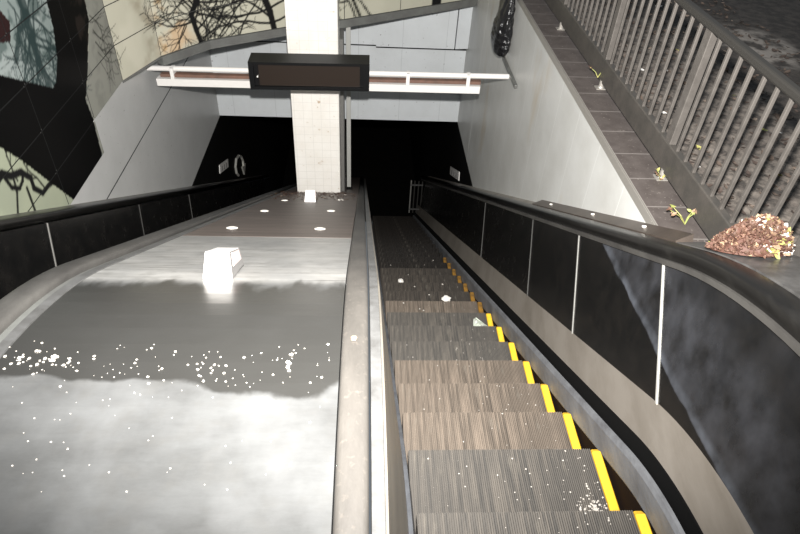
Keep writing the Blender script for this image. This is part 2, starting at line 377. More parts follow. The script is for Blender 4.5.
# trunks of the printed trees
stroke([(1.925, .55), (1.90, .389), (1.80, .28), (1.831, .116), (1.87, -.03)], .032, .026)
for a_, z_ in ((2.4, .30), (1.9, .36), (.7, .22), (1.2, .3), (-.3, .30), (.3, .12), (2.9, .2), (-.6, .42)): branch(1.84, z_, a_, .34, .011, 3)
stroke([(2.62, .5), (2.631, .292), (2.675, .162), (2.707, -.03)], .040, .030)
for a_, z_ in ((2.6, .12), (2.2, .25), (3.3, .33), (.5, .2), (2.9, .05), (.2, .05), (3.6, .2)): branch(2.66, z_, a_, .6, .012, 3)
for k in range(5): branch(1.95 + .09 * k, random.uniform(-.02, .1), random.uniform(.6, 2.4), .55, .009, 2)
for k in range(6): branch(2.9 + .2 * k, -.02, random.uniform(1.0, 2.1), .5, .012, 2)
stroke([(3.60, .5), (3.671, .177), (3.765, -.02)], .02, .016)
stroke([(4.9, .6), (4.85, -.02)], .07, .07)
branch(.42, .55, -.7, .34, .005, 2); branch(.41, .46, -.9, .3, .0045, 2); branch(.43, .66, -.5, .25, .004, 1)
for k in range(5): branch(.40, .30 + .08 * k, -.9 + .1 * k, .24, .003, 1)
branch(1.72, .18, -2.3, .3, .006, 2)
# teal tree at far left
stroke([(-.47, 1.3), (-.50, .97), (-.52, .83), (-.534, .675), (-.50, .50)], .05, .03, 1)
stroke([(-.482, .97), (-.62, .93), (-.789, .791)], .03, .02, 1)
for a_, z_ in ((-1.2, .9), (-.8, .8), (-2.0, .75), (-1.0, .62), (-2.4, .85), (1.2, .9), (.6, .8), (2.0, 1.0), (-1.6, 1.0), (-.4, 1.0)): branch(-.52, z_, a_, .42, .012, 3, 1)
for k in range(14): branch(random.uniform(-.75, -.28), random.uniform(.45, 1.15), random.uniform(-2.2, -.9), .3, .007, 2, 1)
# lower left black branch
stroke([(-1.50, .30), (-1.367, .325), (-1.294, .262), (-1.183, .222), (-1.108, .13), (-1.118, .059), (-1.044, -.03), (-.96, -.03), (-.883, -.045)], .026, .018)
stroke([(-1.36, .30), (-1.33, .2), (-1.26, .15), (-1.2, .17), (-1.17, .22)], .016, .014)
stroke([(-1.282, .225), (-1.30, .15), (-1.391, .02), (-1.42, -.3)], .012, .010); stroke([(-1.189, .106), (-1.2, -.06), (-1.22, -.3)], .013, .010)
stroke([(-1.6, .05), (-1.5, .08), (-1.45, -.02), (-1.44, -.2)], .018, .014); branch(-1.25, .2, 1.9, .3, .008, 2); branch(-1.0, -.02, 2.0, .3, .008, 2)
SA = np.array([s_[:5] for s_ in strokes]); SCI = [s_[5] for s_ in strokes]
black = [(-.05, 3), (.43, 3), (.422, .78), (.395, .637), (.25, .48), (.132, .341), (.03, .25), (-.048, .174), (-.02, .0), (-.03, -.06), (-.06, -.40), (-.68, -.40), (-.704, -.319), (-.911, -.035), (-1.135, .281), (-1.276, .448), (-1.7, .75), (-2.6, 1.2), (-2.6, 1.6), (-1.0, .784), (-.815, .672), (-.469, .463), (-.400, .477), (-.28, .60), (-.204, .78), (-.1, 1.4)]
lowleft = [(-2.6, 1.2), (-1.7, .75), (-1.276, .448), (-1.135, .281), (-.911, -.035), (-.704, -.319), (-.68, -.4), (-2.6, -.4)]
red = [(-.78, 1.10), (-.706, 1.0), (-.772, .90), (-.875, .93), (-1.2, 1.1), (-1.2, 1.5)]
greyp = [(.42, 3), (.75, 3), (.75, -.03), (.0, -.05), (.0, -.4), (-.06, -.4), (-.03, -.06), (-.048, .174), (.132, .341), (.395, .637), (.422, .78)]
def art(s, z):
    n1 = noise2(s, z, 2.2, 3); n2 = noise2(s, z, 7, 9)
    col = np.empty(s.shape + (3,)); col[:] = (.40, .385, .31)
    def blend(mask, c):
        mk = np.clip(mask, 0, 1)[..., None]; col[:] = col * (1 - mk) + np.array(c) * mk
    blend(np.clip((n1 - .0) * 1.6, 0, .6), (.46, .44, .36))
    # amber stains on the cream glass between the grey sheet and the tree
    am = np.exp(-((s - 1.60) / .20) ** 2) * np.clip(.35 + 2.2 * n1 + n2, 0, 1)
    blend(am * .55, (.46, .26, .11))
    am = np.exp(-((s - 1.18 - .12 * np.sin(z * 6)) / .09) ** 2) * np.clip(.5 + n2, 0, 1); blend(am * .5, (.16, .13, .08))
    am = np.exp(-((s - 1.45) / .07) ** 2) * np.clip(.2 + 2 * n2, 0, 1); blend(am * .7, (.36, .22, .09))
    blend((s > 2.0) * .5, (.34, .335, .27))
    g = inpoly(greyp, s, z); blend(g * 1.0, (.235, .235, .205)); blend(g * np.clip(n2 + .1, 0, .5), (.17, .17, .15))
    tl_ = (s < -.05) & ~inpoly(black, s, z)
    blend(tl_ * 1.0, (.20, .235, .225)); blend(tl_ * np.clip(.2 + 1.6 * n1, 0, .7), (.30, .33, .32)); blend(tl_ * np.clip((n2) * 2.4, 0, .75), (.06, .085, .08))
    ll = inpoly(lowleft, s, z); blend(ll * 1.0, (.30, .32, .235)); blend(ll * np.clip(.3 + n1, 0, .5), (.24, .26, .20))
    blend(inpoly(red, s, z) * 1.0, (.022, .010, .010))
    for (x1, z1, x2, z2, r), ci in zip(SA, SCI):
        near = (np.abs(s - (x1 + x2) / 2) < abs(x2 - x1) / 2 + r + .02) & (np.abs(z - (z1 + z2) / 2) < abs(z2 - z1) / 2 + r + .02)
        if not near.any(): continue
        sx, sz = s[near], z[near]; dx, dz = x2 - x1, z2 - z1; L2 = dx * dx + dz * dz + 1e-9
        t = np.clip(((sx - x1) * dx + (sz - z1) * dz) / L2, 0, 1)
        d = np.hypot(sx - x1 - t * dx, sz - z1 - t * dz)
        a = np.clip((r - d) / .009 + .5, 0, 1)[:, None] * (.85 if ci == 1 else 1)
        col[near] = col[near] * (1 - a) + np.array((.010, .010, .010) if ci == 0 else (.022, .036, .036)) * a
    bl = inpoly(black, s, z); blend(bl * 1.0, (.0035, .0035, .0035))
    bl2 = bl & (s > .15) & (z > .45); blend(bl2 * np.clip(n2 * 1.2, 0, .3), (.04, .03, .025))
    return col
mm = bpy.data.materials.new('printed_mural_glass'); mm.use_nodes = True
b_ = mm.node_tree.nodes['Principled BSDF']; b_.inputs['Roughness'].default_value = .28; b_.inputs['Specular IOR Level'].default_value = .015
va = mm.node_tree.nodes.new('ShaderNodeVertexColor'); va.layer_name = 'print'; mm.node_tree.links.new(va.outputs[0], b_.inputs['Base Color'])
mur = empty('glass_mural', (-1.6, 5.0, -.02), label='curved glass mural wall with black tree silhouettes above the white wall', cat='mural')
rows = [-.32, -.02, .30, .625, .95, 1.275, 1.6]
def s2xy(s):
    for i in range(len(SS) - 1):
        if s <= SS[i + 1] + 1e-6: break
    t = (s - SS[i]) / (SS[i + 1] - SS[i]); a, b = PL[i], PL[i + 1]
    return a[0] + t * (b[0] - a[0]), a[1] + t * (b[1] - a[1])
cols = [-2.57, -1.55, -.79, 0] + SS[2:]
for i in range(len(cols) - 1):
    for j in range(len(rows) - 1):
        if j == 0 and i > 2: continue
        if i > 3 and rows[j] > 1.0: continue
        a, b = cols[i] + .004, cols[i + 1] - .004; z0, z1 = rows[j] + .004, rows[j + 1] - .004
        stp = .0095 if i < 7 else .02
        na, nz_ = max(2, int((b - a) / stp)), max(2, int((z1 - z0) / stp))
        s_, z_ = np.meshgrid(np.linspace(a, b, na + 1), np.linspace(z0, z1, nz_ + 1), indexing='ij')
        colr = art(s_, z_).reshape(-1, 3)
        pa, pb = s2xy(a), s2xy(b); nrm = Vector((pb[1] - pa[1], -(pb[0] - pa[0]), 0)).normalized()
        vs = []
        for t in np.linspace(0, 1, na + 1):
            for zz in np.linspace(z0, z1, nz_ + 1):
                vs.append((pa[0] + t * (pb[0] - pa[0]) + nrm.x * .006, pa[1] + t * (pb[1] - pa[1]) + nrm.y * .006, zz))
        nf = len(vs); W_ = nz_ + 1
        fs = [(k * W_ + l, (k + 1) * W_ + l, (k + 1) * W_ + l + 1, k * W_ + l + 1) for k in range(na) for l in range(nz_)]
        # back corners give the pane its thickness
        cor = [0, na * W_, na * W_ + nz_, nz_]
        vs += [(vs[c][0] - nrm.x * .012, vs[c][1] - nrm.y * .012, vs[c][2]) for c in cor]
        fs += [(nf + 3, nf + 2, nf + 1, nf)]
        o = obj('mural_pane', vs, fs, mm, mur)
        ca = o.data.color_attributes.new('print', 'FLOAT_COLOR', 'POINT')
        full = np.ones((len(vs), 4)); full[:nf, :3] = colr; full[nf:, :3] = .02
        ca.data.foreach_set('color', full.ravel())
bk = MB()
for i in range(len(PL) - 1):
    (x0, y0), (x1, y1) = PL[i], PL[i + 1]
    n_ = Vector((y1 - y0, -(x1 - x0), 0)).normalized(); zb = -.32 if i == 0 else -.02
    a, b = Vector((x0, y0, zb)) - n_ * .009, Vector((x1, y1, zb)) - n_ * .009
    c_, d_ = b - n_ * .08, a - n_ * .08; h_ = Vector((0, 0, 1.95))
    bk.add([a, b, c_, d_, a + h_, b + h_, c_ + h_, d_ + h_], [(0, 1, 2, 3), (4, 7, 6, 5), (0, 4, 5, 1), (1, 5, 6, 2), (2, 6, 7, 3), (3, 7, 4, 0)])
bk.build('backing_wall', M['glass_dark'], mur)
tb = MB()
for i in range(2, len(PL) - 1):
    (x0, y0), (x1, y1) = PL[i], PL[i + 1]
    n_ = Vector((y1 - y0, -(x1 - x0), 0)).normalized(); th = .02 if i == 2 else .088
    w0 = .003 if i == 2 else .022
    a, b = Vector((x0, y0, -.022)) + n_ * w0, Vector((x1, y1, -.022)) + n_ * w0
    c_, d_ = b - n_ * .10, a - n_ * .10; h_ = Vector((0, 0, -th))
    tb.add([a, b, c_, d_, a + h_, b + h_, c_ + h_, d_ + h_], [(0, 1, 2, 3), (4, 7, 6, 5), (0, 4, 5, 1), (1, 5, 6, 2), (2, 6, 7, 3), (3, 7, 4, 0)])
tb.build('ledge_trim', M['grey_trim'], mur)

# ------------------------------------------------------------------ pillar and duct behind
pil = empty('tiled_pillar', (-.70, 4.9, -1.5), label='square white tiled pillar standing on the deck between the escalators', cat='pillar')
bevel(MB().box(-1.027, -.491, 4.90, 5.30, -2.30, 1.9).build('pillar_shaft', M['pillar_m'], pil), .008)
MB().box(-.95, -.455, 5.31, 5.72, -2.5, -.125).build('rear_column', mat('grey_side_tile', (.13, .127, .12), .5), pil)
cd = empty('vertical_duct', (-.40, 5.5, -2.2), label='narrow pale vertical duct behind the right edge of the tiled pillar', cat='duct')
MB().box(-.434, -.380, 5.76, 5.84, -2.38, -.12).build('duct_casing', mat('pale_duct', (.34, .34, .32), .45), cd)
MB().box(-.444, -.370, 5.75, 5.85, -2.45, -2.37).build('duct_shoe', M['black_gap'], cd)

# ------------------------------------------------------------------ cross tube fixture and sign
A_, B_ = Vector((XL + .005, 4.504, -.184)), Vector((XR - .03, 4.2, -.025))
ax = (B_ - A_).normalized(); up_z = Vector((0, 0, 1)); fw = ax.cross(up_z) * -1
fx = empty('cross_beam_fixture', tuple((A_ + B_) / 2), label='long white strip fixture with pipes spanning between left and right walls', cat='light fixture')
MB().tube([A_, B_], .026, 12).build('upper_pipe', M['white_paint'], fx)
def pt(t, dz=0, dy=0): return A_ + (B_ - A_) * t + up_z * dz + fw * dy
MB().prism([(-.03, -.015), (.03, -.015), (.03, .015), (-.03, .015)], pt(.035, -.062), pt(.925, -.062), fw, up_z).build('brown_conduit', M['brown_pipe'], fx)
MB().prism([(-.035, -.042), (.035, -.042), (.04, .035), (-.04, .035)], pt(.022, -.128), pt(.925, -.128), fw, up_z).build('strip_channel', M['white_paint'], fx)
for t in (.065, .30, .72, .885):
    bevel(MB().prism([(-.045, -.10), (.045, -.10), (.045, .02), (-.045, .02)], pt(t), pt(t + .010), fw, up_z).build('clamp', M['white_paint'], fx), .003)
sg = empty('display_sign', (-.74, 4.2, -.18), label='black box display sign hung on the cross beam before the white pillar', cat='sign')
sgb = MB()
sx0, sx1, sy0, sy1 = -1.300, -.163, 4.07, 4.30
zf = lambda x: .014 * (x + .75)
def sq(x0, x1, y0, y1, z0, z1): 
    return [(x, y, z + zf(x)) for x in (x0, x1) for y in (y0, y1) for z in (z0, z1)]
BF = [(0, 1, 3, 2), (4, 6, 7, 5), (0, 4, 5, 1), (2, 3, 7, 6), (0, 2, 6, 4), (1, 5, 7, 3)]
# housing as a frame round a recessed face
xi0, xi1, zi0, zi1 = -1.255, -.225, -.140, .072
sgb.add(sq(sx0, sx1, sy0 + .03, sy1, -.172, .098), BF)
sgb.add(sq(sx0, sx1, sy0, sy0 + .03, -.172, zi0), BF); sgb.add(sq(sx0, sx1, sy0, sy0 + .03, zi1, .098), BF)
sgb.add(sq(sx0, xi0, sy0, sy0 + .03, zi0, zi1), BF); sgb.add(sq(xi1, sx1, sy0, sy0 + .03, zi0, zi1), BF)
sgb.build('sign_housing', M['sign_black'], sg)
MB().add(sq(xi0 + .045, xi1 - .03, sy0 + .018, sy0 + .029, zi0 + .004, zi1 - .004), BF).build('display_screen', M['sign_face'], sg)
MB().tube([(-1.225, sy0 + .03, -.055), (-1.225, sy0 + .012, -.055)], .007, 10).build('sensor_button', M['button'], sg)

# ------------------------------------------------------------------ plastic bag on right wall
def bag():
    vs = []; n, k = 44, 40
    for i in range(n + 1):
        t = i / n; z_ = .74 - .66 * t; yc = 4.62 - .12 * t + .10 * t * t
        wy = .09 + .11 * math.sin(min(t * 1.25, 1) * math.pi * .55) - (.05 * max(0, t - .9) * 10 * .6); wx = .02 + .055 * math.sin(t * math.pi * .7)
        for j in range(k):
            a = 2 * math.pi * j / k
            nn = noise.noise(Vector((math.cos(a) * 2.6, math.sin(a) * 2.6, t * 3))) + .9 * abs(noise.noise(Vector((math.cos(a) * 6, math.sin(a) * 6, t * 11))))
            r = 1 + .30 * nn
            vs.append((XR - .012 - wx - min(wx * r, 1) * math.cos(a), yc + wy * r * math.sin(a), z_ + .02 * nn))
    vs = [(min(v[0], XR - .006), v[1], v[2]) for v in vs]
    fs = [(i * k + j, i * k + (j + 1) % k, (i + 1) * k + (j + 1) % k, (i + 1) * k + j) for i in range(n) for j in range(k)]
    fs += [tuple(range(k)), tuple(n * k + j for j in range(k))]
    return obj('plastic_bag', vs, fs, M['black_plastic'], None, True, label='crumpled black plastic bag hanging down the right white wall', cat='bag')
bag()

# ------------------------------------------------------------------ right escalator
W = .887
def lean_strip(name, poly, a, b, mt, parent, hb, k=.24):
    L_ = us(a, b); n = len(poly); vs = []
    for u in L_: vs += [P(u + (k * (h_ - hb) if u > -.7 else 0), x_, h_) for x_, h_ in poly]
    fs = [tuple(range(n)), tuple((len(L_) - 1) * n + i for i in range(n))]
    for j in range(len(L_) - 1):
        fs += [(j * n + i, j * n + (i + 1) % n, (j + 1) * n + (i + 1) % n, (j + 1) * n + i) for i in range(n)]
    return obj(name, vs, fs, mt, parent)
def balustrade_panels(root, xb, hb, xt, ht, joints, side, dusty=(), dim=2.3, lean=.24):
    """side=+1: the panel's face looks towards -x"""
    for i in range(len(joints) - 1):
        a, b = joints[i] + .006, joints[i + 1] - .006
        poly = [(xb, hb), (xt, ht), (xt + .02 * side, ht), (xb + .02 * side, hb)]
        o = lean_strip('balustrade_panel', poly, a, b, M['black_dusty'] if i in dusty else M['black_glass'], root, hb, lean)
        if i in dusty: o['label'] = 'dust-smeared black panel'
        if i == 0: continue
        j = joints[i]
        hw = .005 if j < dim else .003
        poly = [(xb - .004 * side, hb), (xt - .004 * side, ht), (xt + .015 * side, ht), (xb + .015 * side, hb)]
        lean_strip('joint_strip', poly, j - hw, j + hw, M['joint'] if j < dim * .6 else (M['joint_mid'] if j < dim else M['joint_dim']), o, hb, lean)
br = empty('right_balustrade', P(1.5, 1.1, 0), label='black panelled escalator balustrade along the right white wall', cat='balustrade')
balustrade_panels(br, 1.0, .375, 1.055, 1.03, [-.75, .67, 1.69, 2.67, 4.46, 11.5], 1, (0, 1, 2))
sweep('handrail', round_rail(1.105, 1.075, .055, .042, 16), U0, 11.7, M['rubber'], br, smooth_=True)
sweep('handrail_guide', [(1.040, 1.022), (1.075, 1.022), (1.075, 1.048), (1.040, 1.048)], U0, 11.6, M['dark_rail'], br)
sweep('lower_steel_band', [(.938, .205), (1.0, .382), (1.03, .382), (1.03, .205)], U0, 11.7, M['steel'], br)
sweep('black_recess', [(.920, -.1), (.925, .10), (.934, .20), (1.03, .20), (1.03, -.1)], U0, 11.7, M['black_gap'], br)
sweep('skirt_panel', [(.900, -.22), (.900, -.032), (.917, -.032), (.9175, -.22)], U0, 11.7, M['rust_gap'], br)
sweep('skirt_deflector', [(.894, -.03), (.890, -.02), (.892, .105), (.902, .125), (.916, .13), (.917, -.03)], U0, 11.7, M['skirt_grey'], br)
sweep('outer_deck', [(1.163, 1.03), (1.242, 1.06), (1.242, 1.155), (1.163, 1.118)], .95, 3.26, mat('brown_outer_deck', (.10, .080, .066), .4, .4, (.06, .048, .04), 8, .35, .7), br)
sweep('outer_deck', [(1.163, 1.03), (1.242, 1.06), (1.242, 1.118), (1.163, 1.09)], 3.27, 11.7, mat('lit_beige_outer_deck', (.30, .275, .24), .45, .3, (.16, .145, .125), 8, .35, .7), br)  # paler beige puts the light this far stretch catches into the colour
sweep('outer_deck', [(1.163, 1.05), (1.435, 1.06), (1.435, 1.12), (1.163, 1.112)], U0, .94, mat('grey_outer_deck', (.17, .165, .16), .38, .5, (.08, .078, .075), 9, .4, .65), br)
sweep('outer_cladding', [(1.40, .2), (1.42, .2), (1.42, 1.055), (1.40, 1.055)], U0, .55, M['steel'], br)
for u in (1.35, 2.05, 2.9, .25):
    y_, z_, ny, nz = frame(u); x_ = 1.205 if u > 1 else 1.27; h_ = 1.142 if u > 1 else 1.117
    c_ = Vector(P(u, x_, h_)); n_ = Vector((0, ny, nz))
    MB().tube([c_ - n_ * .004, c_ + n_ * .004], .011, 12).build('screw_head', M['button'], br)
# steps
groupS = 'escalator steps'
def tread_mesh():
    vs = []; fs = []; ribs = 93; x0, x1 = .004, .838; p = (x1 - x0) / ribs; prof = []
    for i in range(ribs):
        a = x0 + i * p; prof += [(a, -.007), (a + p * .42, -.007), (a + p * .42, 0), (a + p, 0)]
    prof += [(x1, -.007)]
    n = len(prof); Y = [-.42, 0]
    for y_ in Y: vs += [(x_, y_, z_) for x_, z_ in prof]
    vs += [(x_, y_, -.03) for y_ in Y for x_ in (x0, x1)]
    fs += [(i, i + 1, n + i + 1, n + i) for i in range(n - 1)]
    b = 2 * n
    fs += [tuple(range(n)) + (b + 1, b), tuple(range(n, 2 * n)) + (b + 3, b + 2), (b, b + 1, b + 3, b + 2), (0, n, b + 2, b), (n - 1, 2 * n - 1, b + 3, b + 1)]
    me = bpy.data.meshes.new('tread'); me.from_pydata(vs, [], fs); return me
def riser_mesh():
    vs = []; fs = []; ribs = 46; x0, x1 = .004, .883; p = (x1 - x0) / ribs; prof = []
    for i in range(ribs):
        a = x0 + i * p; prof += [(a, -.006), (a + p * .45, -.006), (a + p * .45, 0), (a + p, 0)]
    n = len(prof); K = 5
    for k in range(K + 1):
        t = k / K
        vs += [(x_, -.014 - .045 * t * t + d_, -.031 - .17 * t) for x_, d_ in prof]
    for k in range(K): fs += [(k * n + i, k * n + i + 1, (k + 1) * n + i + 1, (k + 1) * n + i) for i in range(n - 1)]
    me = bpy.data.meshes.new('riser'); me.from_pydata(vs, [], fs); return me
def yellow_mesh():
    mb = MB()
    poly = [(.842, -.03), (.842, .002), (.850, .009), (.878, .009), (.885, .0), (.885, -.03)]
    sec = [(-.385, .35), (-.37, .8), (-.34, 1), (-.02, 1), (0, .6)]
    vs = []; n = len(poly)
    for y_, s_ in sec: vs += [(.8635 + (x_ - .8635) * (.55 + .45 * s_), y_, (z_ + .03) * s_ - .03) for x_, z_ in poly]
    fs = [tuple(range(n)), tuple((len(sec) - 1) * n + i for i in range(n))]
    for k in range(len(sec) - 1): fs += [(k * n + i, k * n + (i + 1) % n, (k + 1) * n + (i + 1) % n, (k + 1) * n + i) for i in range(n)]
    me = bpy.data.meshes.new('yellow_edge'); me.from_pydata(vs, [], fs); return me
TM, RM, YM = tread_mesh(), riser_mesh(), yellow_mesh()
def with_mat(me, m_): c = me.copy(); c.materials.append(m_); return c
YX = with_mat(YM, M['step_dark'])  # deepest yellow edges take the darkened step colour as light dies out
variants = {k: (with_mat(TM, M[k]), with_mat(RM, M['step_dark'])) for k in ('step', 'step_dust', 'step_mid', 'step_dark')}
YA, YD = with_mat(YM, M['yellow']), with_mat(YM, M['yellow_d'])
ords = ['nearest the camera, cut by the bottom edge of the photo', 'with plaster smeared near its yellow edge, lowest full one',
        "second full one from the photo's bottom", "third full one from the photo's bottom", "fourth full one from the photo's bottom", "fifth full one from the photo's bottom",
        "sixth full one from the photo's bottom", "seventh full one from the photo's bottom", "eighth full one from the photo's bottom", "ninth full one from the photo's bottom",
        "tenth full one from the photo's bottom", "eleventh full one from the photo's bottom", "twelfth full one from the photo's bottom"]
def step_pos(n):
    if n >= 0: return n * .3507, -n * .2032
    return {-1: (-.405, .208), -2: (-.80, .283)}.get(n, (-.80 - .4 * (-2 - n), .292))
step_xyz = {}
for n in range(-4, 27):
    y_, z_ = step_pos(n)
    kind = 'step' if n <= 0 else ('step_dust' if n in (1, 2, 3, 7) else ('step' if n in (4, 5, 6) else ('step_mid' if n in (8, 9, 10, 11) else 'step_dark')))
    nm = ords[n + 1] if -1 <= n <= 11 else ('behind the bottom edge of the photo' if n < -1 else 'lost in the dark lower flight beyond the litter')
    st = empty('escalator_step', (0, y_, z_), label='grooved dark escalator step ' + nm, cat='step', group=groupS)
    step_xyz[n] = (y_, z_)
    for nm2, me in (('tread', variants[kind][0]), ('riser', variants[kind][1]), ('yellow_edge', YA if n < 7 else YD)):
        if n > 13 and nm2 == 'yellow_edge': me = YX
        o = bpy.data.objects.new(nm2, me); C.objects.link(o); o.parent = st
# comb plate at the landing
cbp = MB().box(.0, .885, -2.6, -2.12, .215, .30).build('comb_plate', M['alu'], label='ribbed metal comb plate at the top of the escalator steps', cat='plate')

# ------------------------------------------------------------------ median between the escalators
md = empty('escalator_median', P(1.5, -.7, 0), label='wide metal deck with handrails between the two escalators', cat='deck')
DH = 1.0
def deck_sheet(name, x0, x1, u0, u1, m_, h=DH, th=.02):
    return sweep(name, [(x0, h - th), (x0, h), (x1, h), (x1, h - th)], u0, u1, m_, md)
# u of the seam between the silver and the brown deck (world y 1.07)
def u_at(y, h):
    lo_, hi_ = -2., 14.
    for _ in range(50):
        mid = (lo_ + hi_) / 2
        if P(mid, 0, h)[1] < y: lo_ = mid
        else: hi_ = mid
    return lo_
us1 = u_at(1.08, DH)
deck_sheet('steel_deck_panel', -1.172, -.272, U0, us1 - .003, M['deck'])
deck_sheet('brown_deck_panel', -1.172, -.272, us1 + .003, 13, M['deck_brown'])
sweep('deck_trim', [(-1.215, .985), (-1.205, 1.004), (-1.174, 1.004), (-1.174, .98)], U0, 12.6, M['alu'], md)
sweep('dark_seam', [(-1.24, .96), (-1.24, .99), (-1.205, .99), (-1.205, .96)], U0, 12.6, M['grey_trim'], md)
sweep('left_handrail', round_rail(-1.285, .995, .048, .026, 16), U0, 12.6, M['dark_rail'], md, smooth_=True)
sweep('right_handrail', round_rail(-.231, 1.0, .038, .024, 16), U0, 12.6, M['dusty_rubber'], md, smooth_=True)
sweep('ledge_strip', [(-.189, .975), (-.187, .994), (-.158, .994), (-.156, .975)], U0, 12.6, M['alu'], md)
sweep('inner_panel', [(-.150, .974), (-.045, .14), (-.065, .14), (-.172, .974)], U0, 12.4, mat('beige_inner_panel', (.27, .245, .205), .4, .5, (.16, .145, .125), 6, .35, .7, .05, 80, (1, .2, 1)), md)
sweep('skirt_panel', [(-.045, -.22), (-.045, .14), (-.030, .14), (-.012, .02), (-.008, -.22)], U0, 12.4, M['skirt'], md)
sweep('outer_panel', [(-1.325, .97), (-1.45, .14), (-1.43, .14), (-1.30, .97)], U0, 12.4, M['black_glass'], md)
sweep('outer_skirt', [(-1.47, -.22), (-1.47, .14), (-1.45, .14), (-1.45, -.22)], U0, 12.4, M['skirt'], md)
sweep('deck_underframe', [(-1.24, .93), (-1.24, .955), (-.20, .955), (-.20, .93)], U0, 12.4, M['black_gap'], md)
for x_, y_ in ((-.99, 1.41), (-.47, 1.43), (-.99, 2.46), (-.47, 2.56), (-.99, 3.55), (-.445, 3.75)):
    u = u_at(y_, DH); _, _, ny, nz = frame(u); c_ = Vector(P(u, x_, DH)); n_ = Vector((0, ny, nz))
    MB().tube([c_ - n_ * .002, c_ + n_ * .006, c_ + n_ * .011], [.034, .033, .016], 18).build('deck_button', M['button'], md)

# deck barrier blocks
def block(u, x, wdt, hgt, dpt, lab):
    _, _, ny, nz = frame(u); o = Vector(P(u, x, DH)); n_ = Vector((0, ny, nz)); t_ = Vector((0, nz, -ny)); X_ = Vector((1, 0, 0))
    # upright wedge: tall face towards the camera, sloping back
    r = empty('deck_barrier', tuple(o), label=lab, cat='barrier')
    def q(a, b, c): return o + X_ * a + t_ * b + n_ * c
    w2 = wdt / 2; tp = w2 * .80
    vs = [q(-w2, 0, 0), q(w2, 0, 0), q(tp, .012, hgt), q(-tp, .012, hgt), q(-w2 * .98, dpt, 0), q(w2 * 1.0, dpt, 0), q(tp * 1.0, dpt * .85, hgt * .74), q(-tp, dpt * .85, hgt * .74)]
    b1 = obj('barrier_body', vs, [(0, 1, 2, 3), (4, 7, 6, 5), (1, 5, 6, 2), (0, 3, 7, 4), (3, 2, 6, 7), (0, 4, 5, 1)], None, r, mats=[M['white_paint'], M['block_side']], fm=[0, 1, 1, 1, 0, 1])
    bevel(b1, .005, 2)
    def side(b, c):  # on the right slanted side
        k = c / hgt; hh = 1 - .26 * b; return o + X_ * (w2 + (tp - w2) * k + .002) + t_ * (.012 * k + b * (dpt * (1 - .15 * k) - .012 * k)) + n_ * c * hh
    vv = [side(.18, hgt * .42), side(.86, hgt * .42), side(.86, hgt * .93), side(.18, hgt * .93)]
    vv += [v - X_ * .004 for v in vv]
    obj('reflector', vv, [(0, 1, 2, 3), (7, 6, 5, 4), (0, 4, 5, 1), (1, 5, 6, 2), (2, 6, 7, 3), (3, 7, 4, 0)], M['label_pink'], r)
block(u_at(.085, DH), -.722, .106, .100, .22, 'white deck barrier block on the steel deck nearer the camera')
block(u_at(3.40, DH), -.723, .115, .12, .12, 'small white deck barrier block at the foot of the tiled pillar')

# ------------------------------------------------------------------ left escalator
bl = empty('left_balustrade', P(1.5, -2.25, 0), label='black panelled balustrade of the far left escalator beside the left wall', cat='balustrade')
balustrade_panels(bl, -2.15, .375, -2.215, .975, [-.75, .75, 2.36, 3.975, 5.57, 11], -1, (), 3.9, .0)
sweep('handrail', round_rail(-2.265, 1.015, .052, .038, 16), U0, 11.7, M['rubber'], bl, smooth_=True)
sweep('lower_steel_band', [(-2.10, .16), (-2.15, .375), (-2.18, .375), (-2.18, .16)], U0, 11.7, M['steel'], bl)
sweep('skirt_panel', [(-2.085, -.22), (-2.085, .14), (-2.10, .155), (-2.10, -.22)], U0, 11.7, M['skirt'], bl)
sweep('outer_deck', [(-2.39, 1.01), (-2.39, 1.045), (-2.325, 1.035), (-2.325, 1.0)], U0, 11.7, mat('pale_outer_deck', (.20, .195, .18), .45, .4, (.12, .115, .105), 8), bl)
for n in range(-4, 27):
    y_, z_ = step_xyz[n]
    st = empty('escalator_step', (-2.075, y_, z_), label='dark grooved step of the far left escalator, sunk behind the median', cat='step', group='left escalator steps')
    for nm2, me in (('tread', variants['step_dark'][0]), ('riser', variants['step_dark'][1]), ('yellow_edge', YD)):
        o = bpy.data.objects.new(nm2, me); C.objects.link(o); o.parent = st; o.scale = (.68, 1, 1)

# ------------------------------------------------------------------ lower end barrier
gt = empty('picket_gate', (.95, 9.0, -5.15), label='small pale picket gate at the dark lower end of the right balustrade', cat='gate')
for i, x_ in enumerate((.775, .85, .93, 1.005)):
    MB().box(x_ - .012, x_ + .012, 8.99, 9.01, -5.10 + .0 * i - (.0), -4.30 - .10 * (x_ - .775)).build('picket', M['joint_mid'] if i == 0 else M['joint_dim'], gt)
MB().box(.76, 1.02, 8.985, 9.0, -4.42, -4.39).build('gate_rail', M['alu'], gt); MB().box(.76, 1.02, 8.985, 9.0, -5.02, -4.99).build('gate_rail', M['alu'], gt)

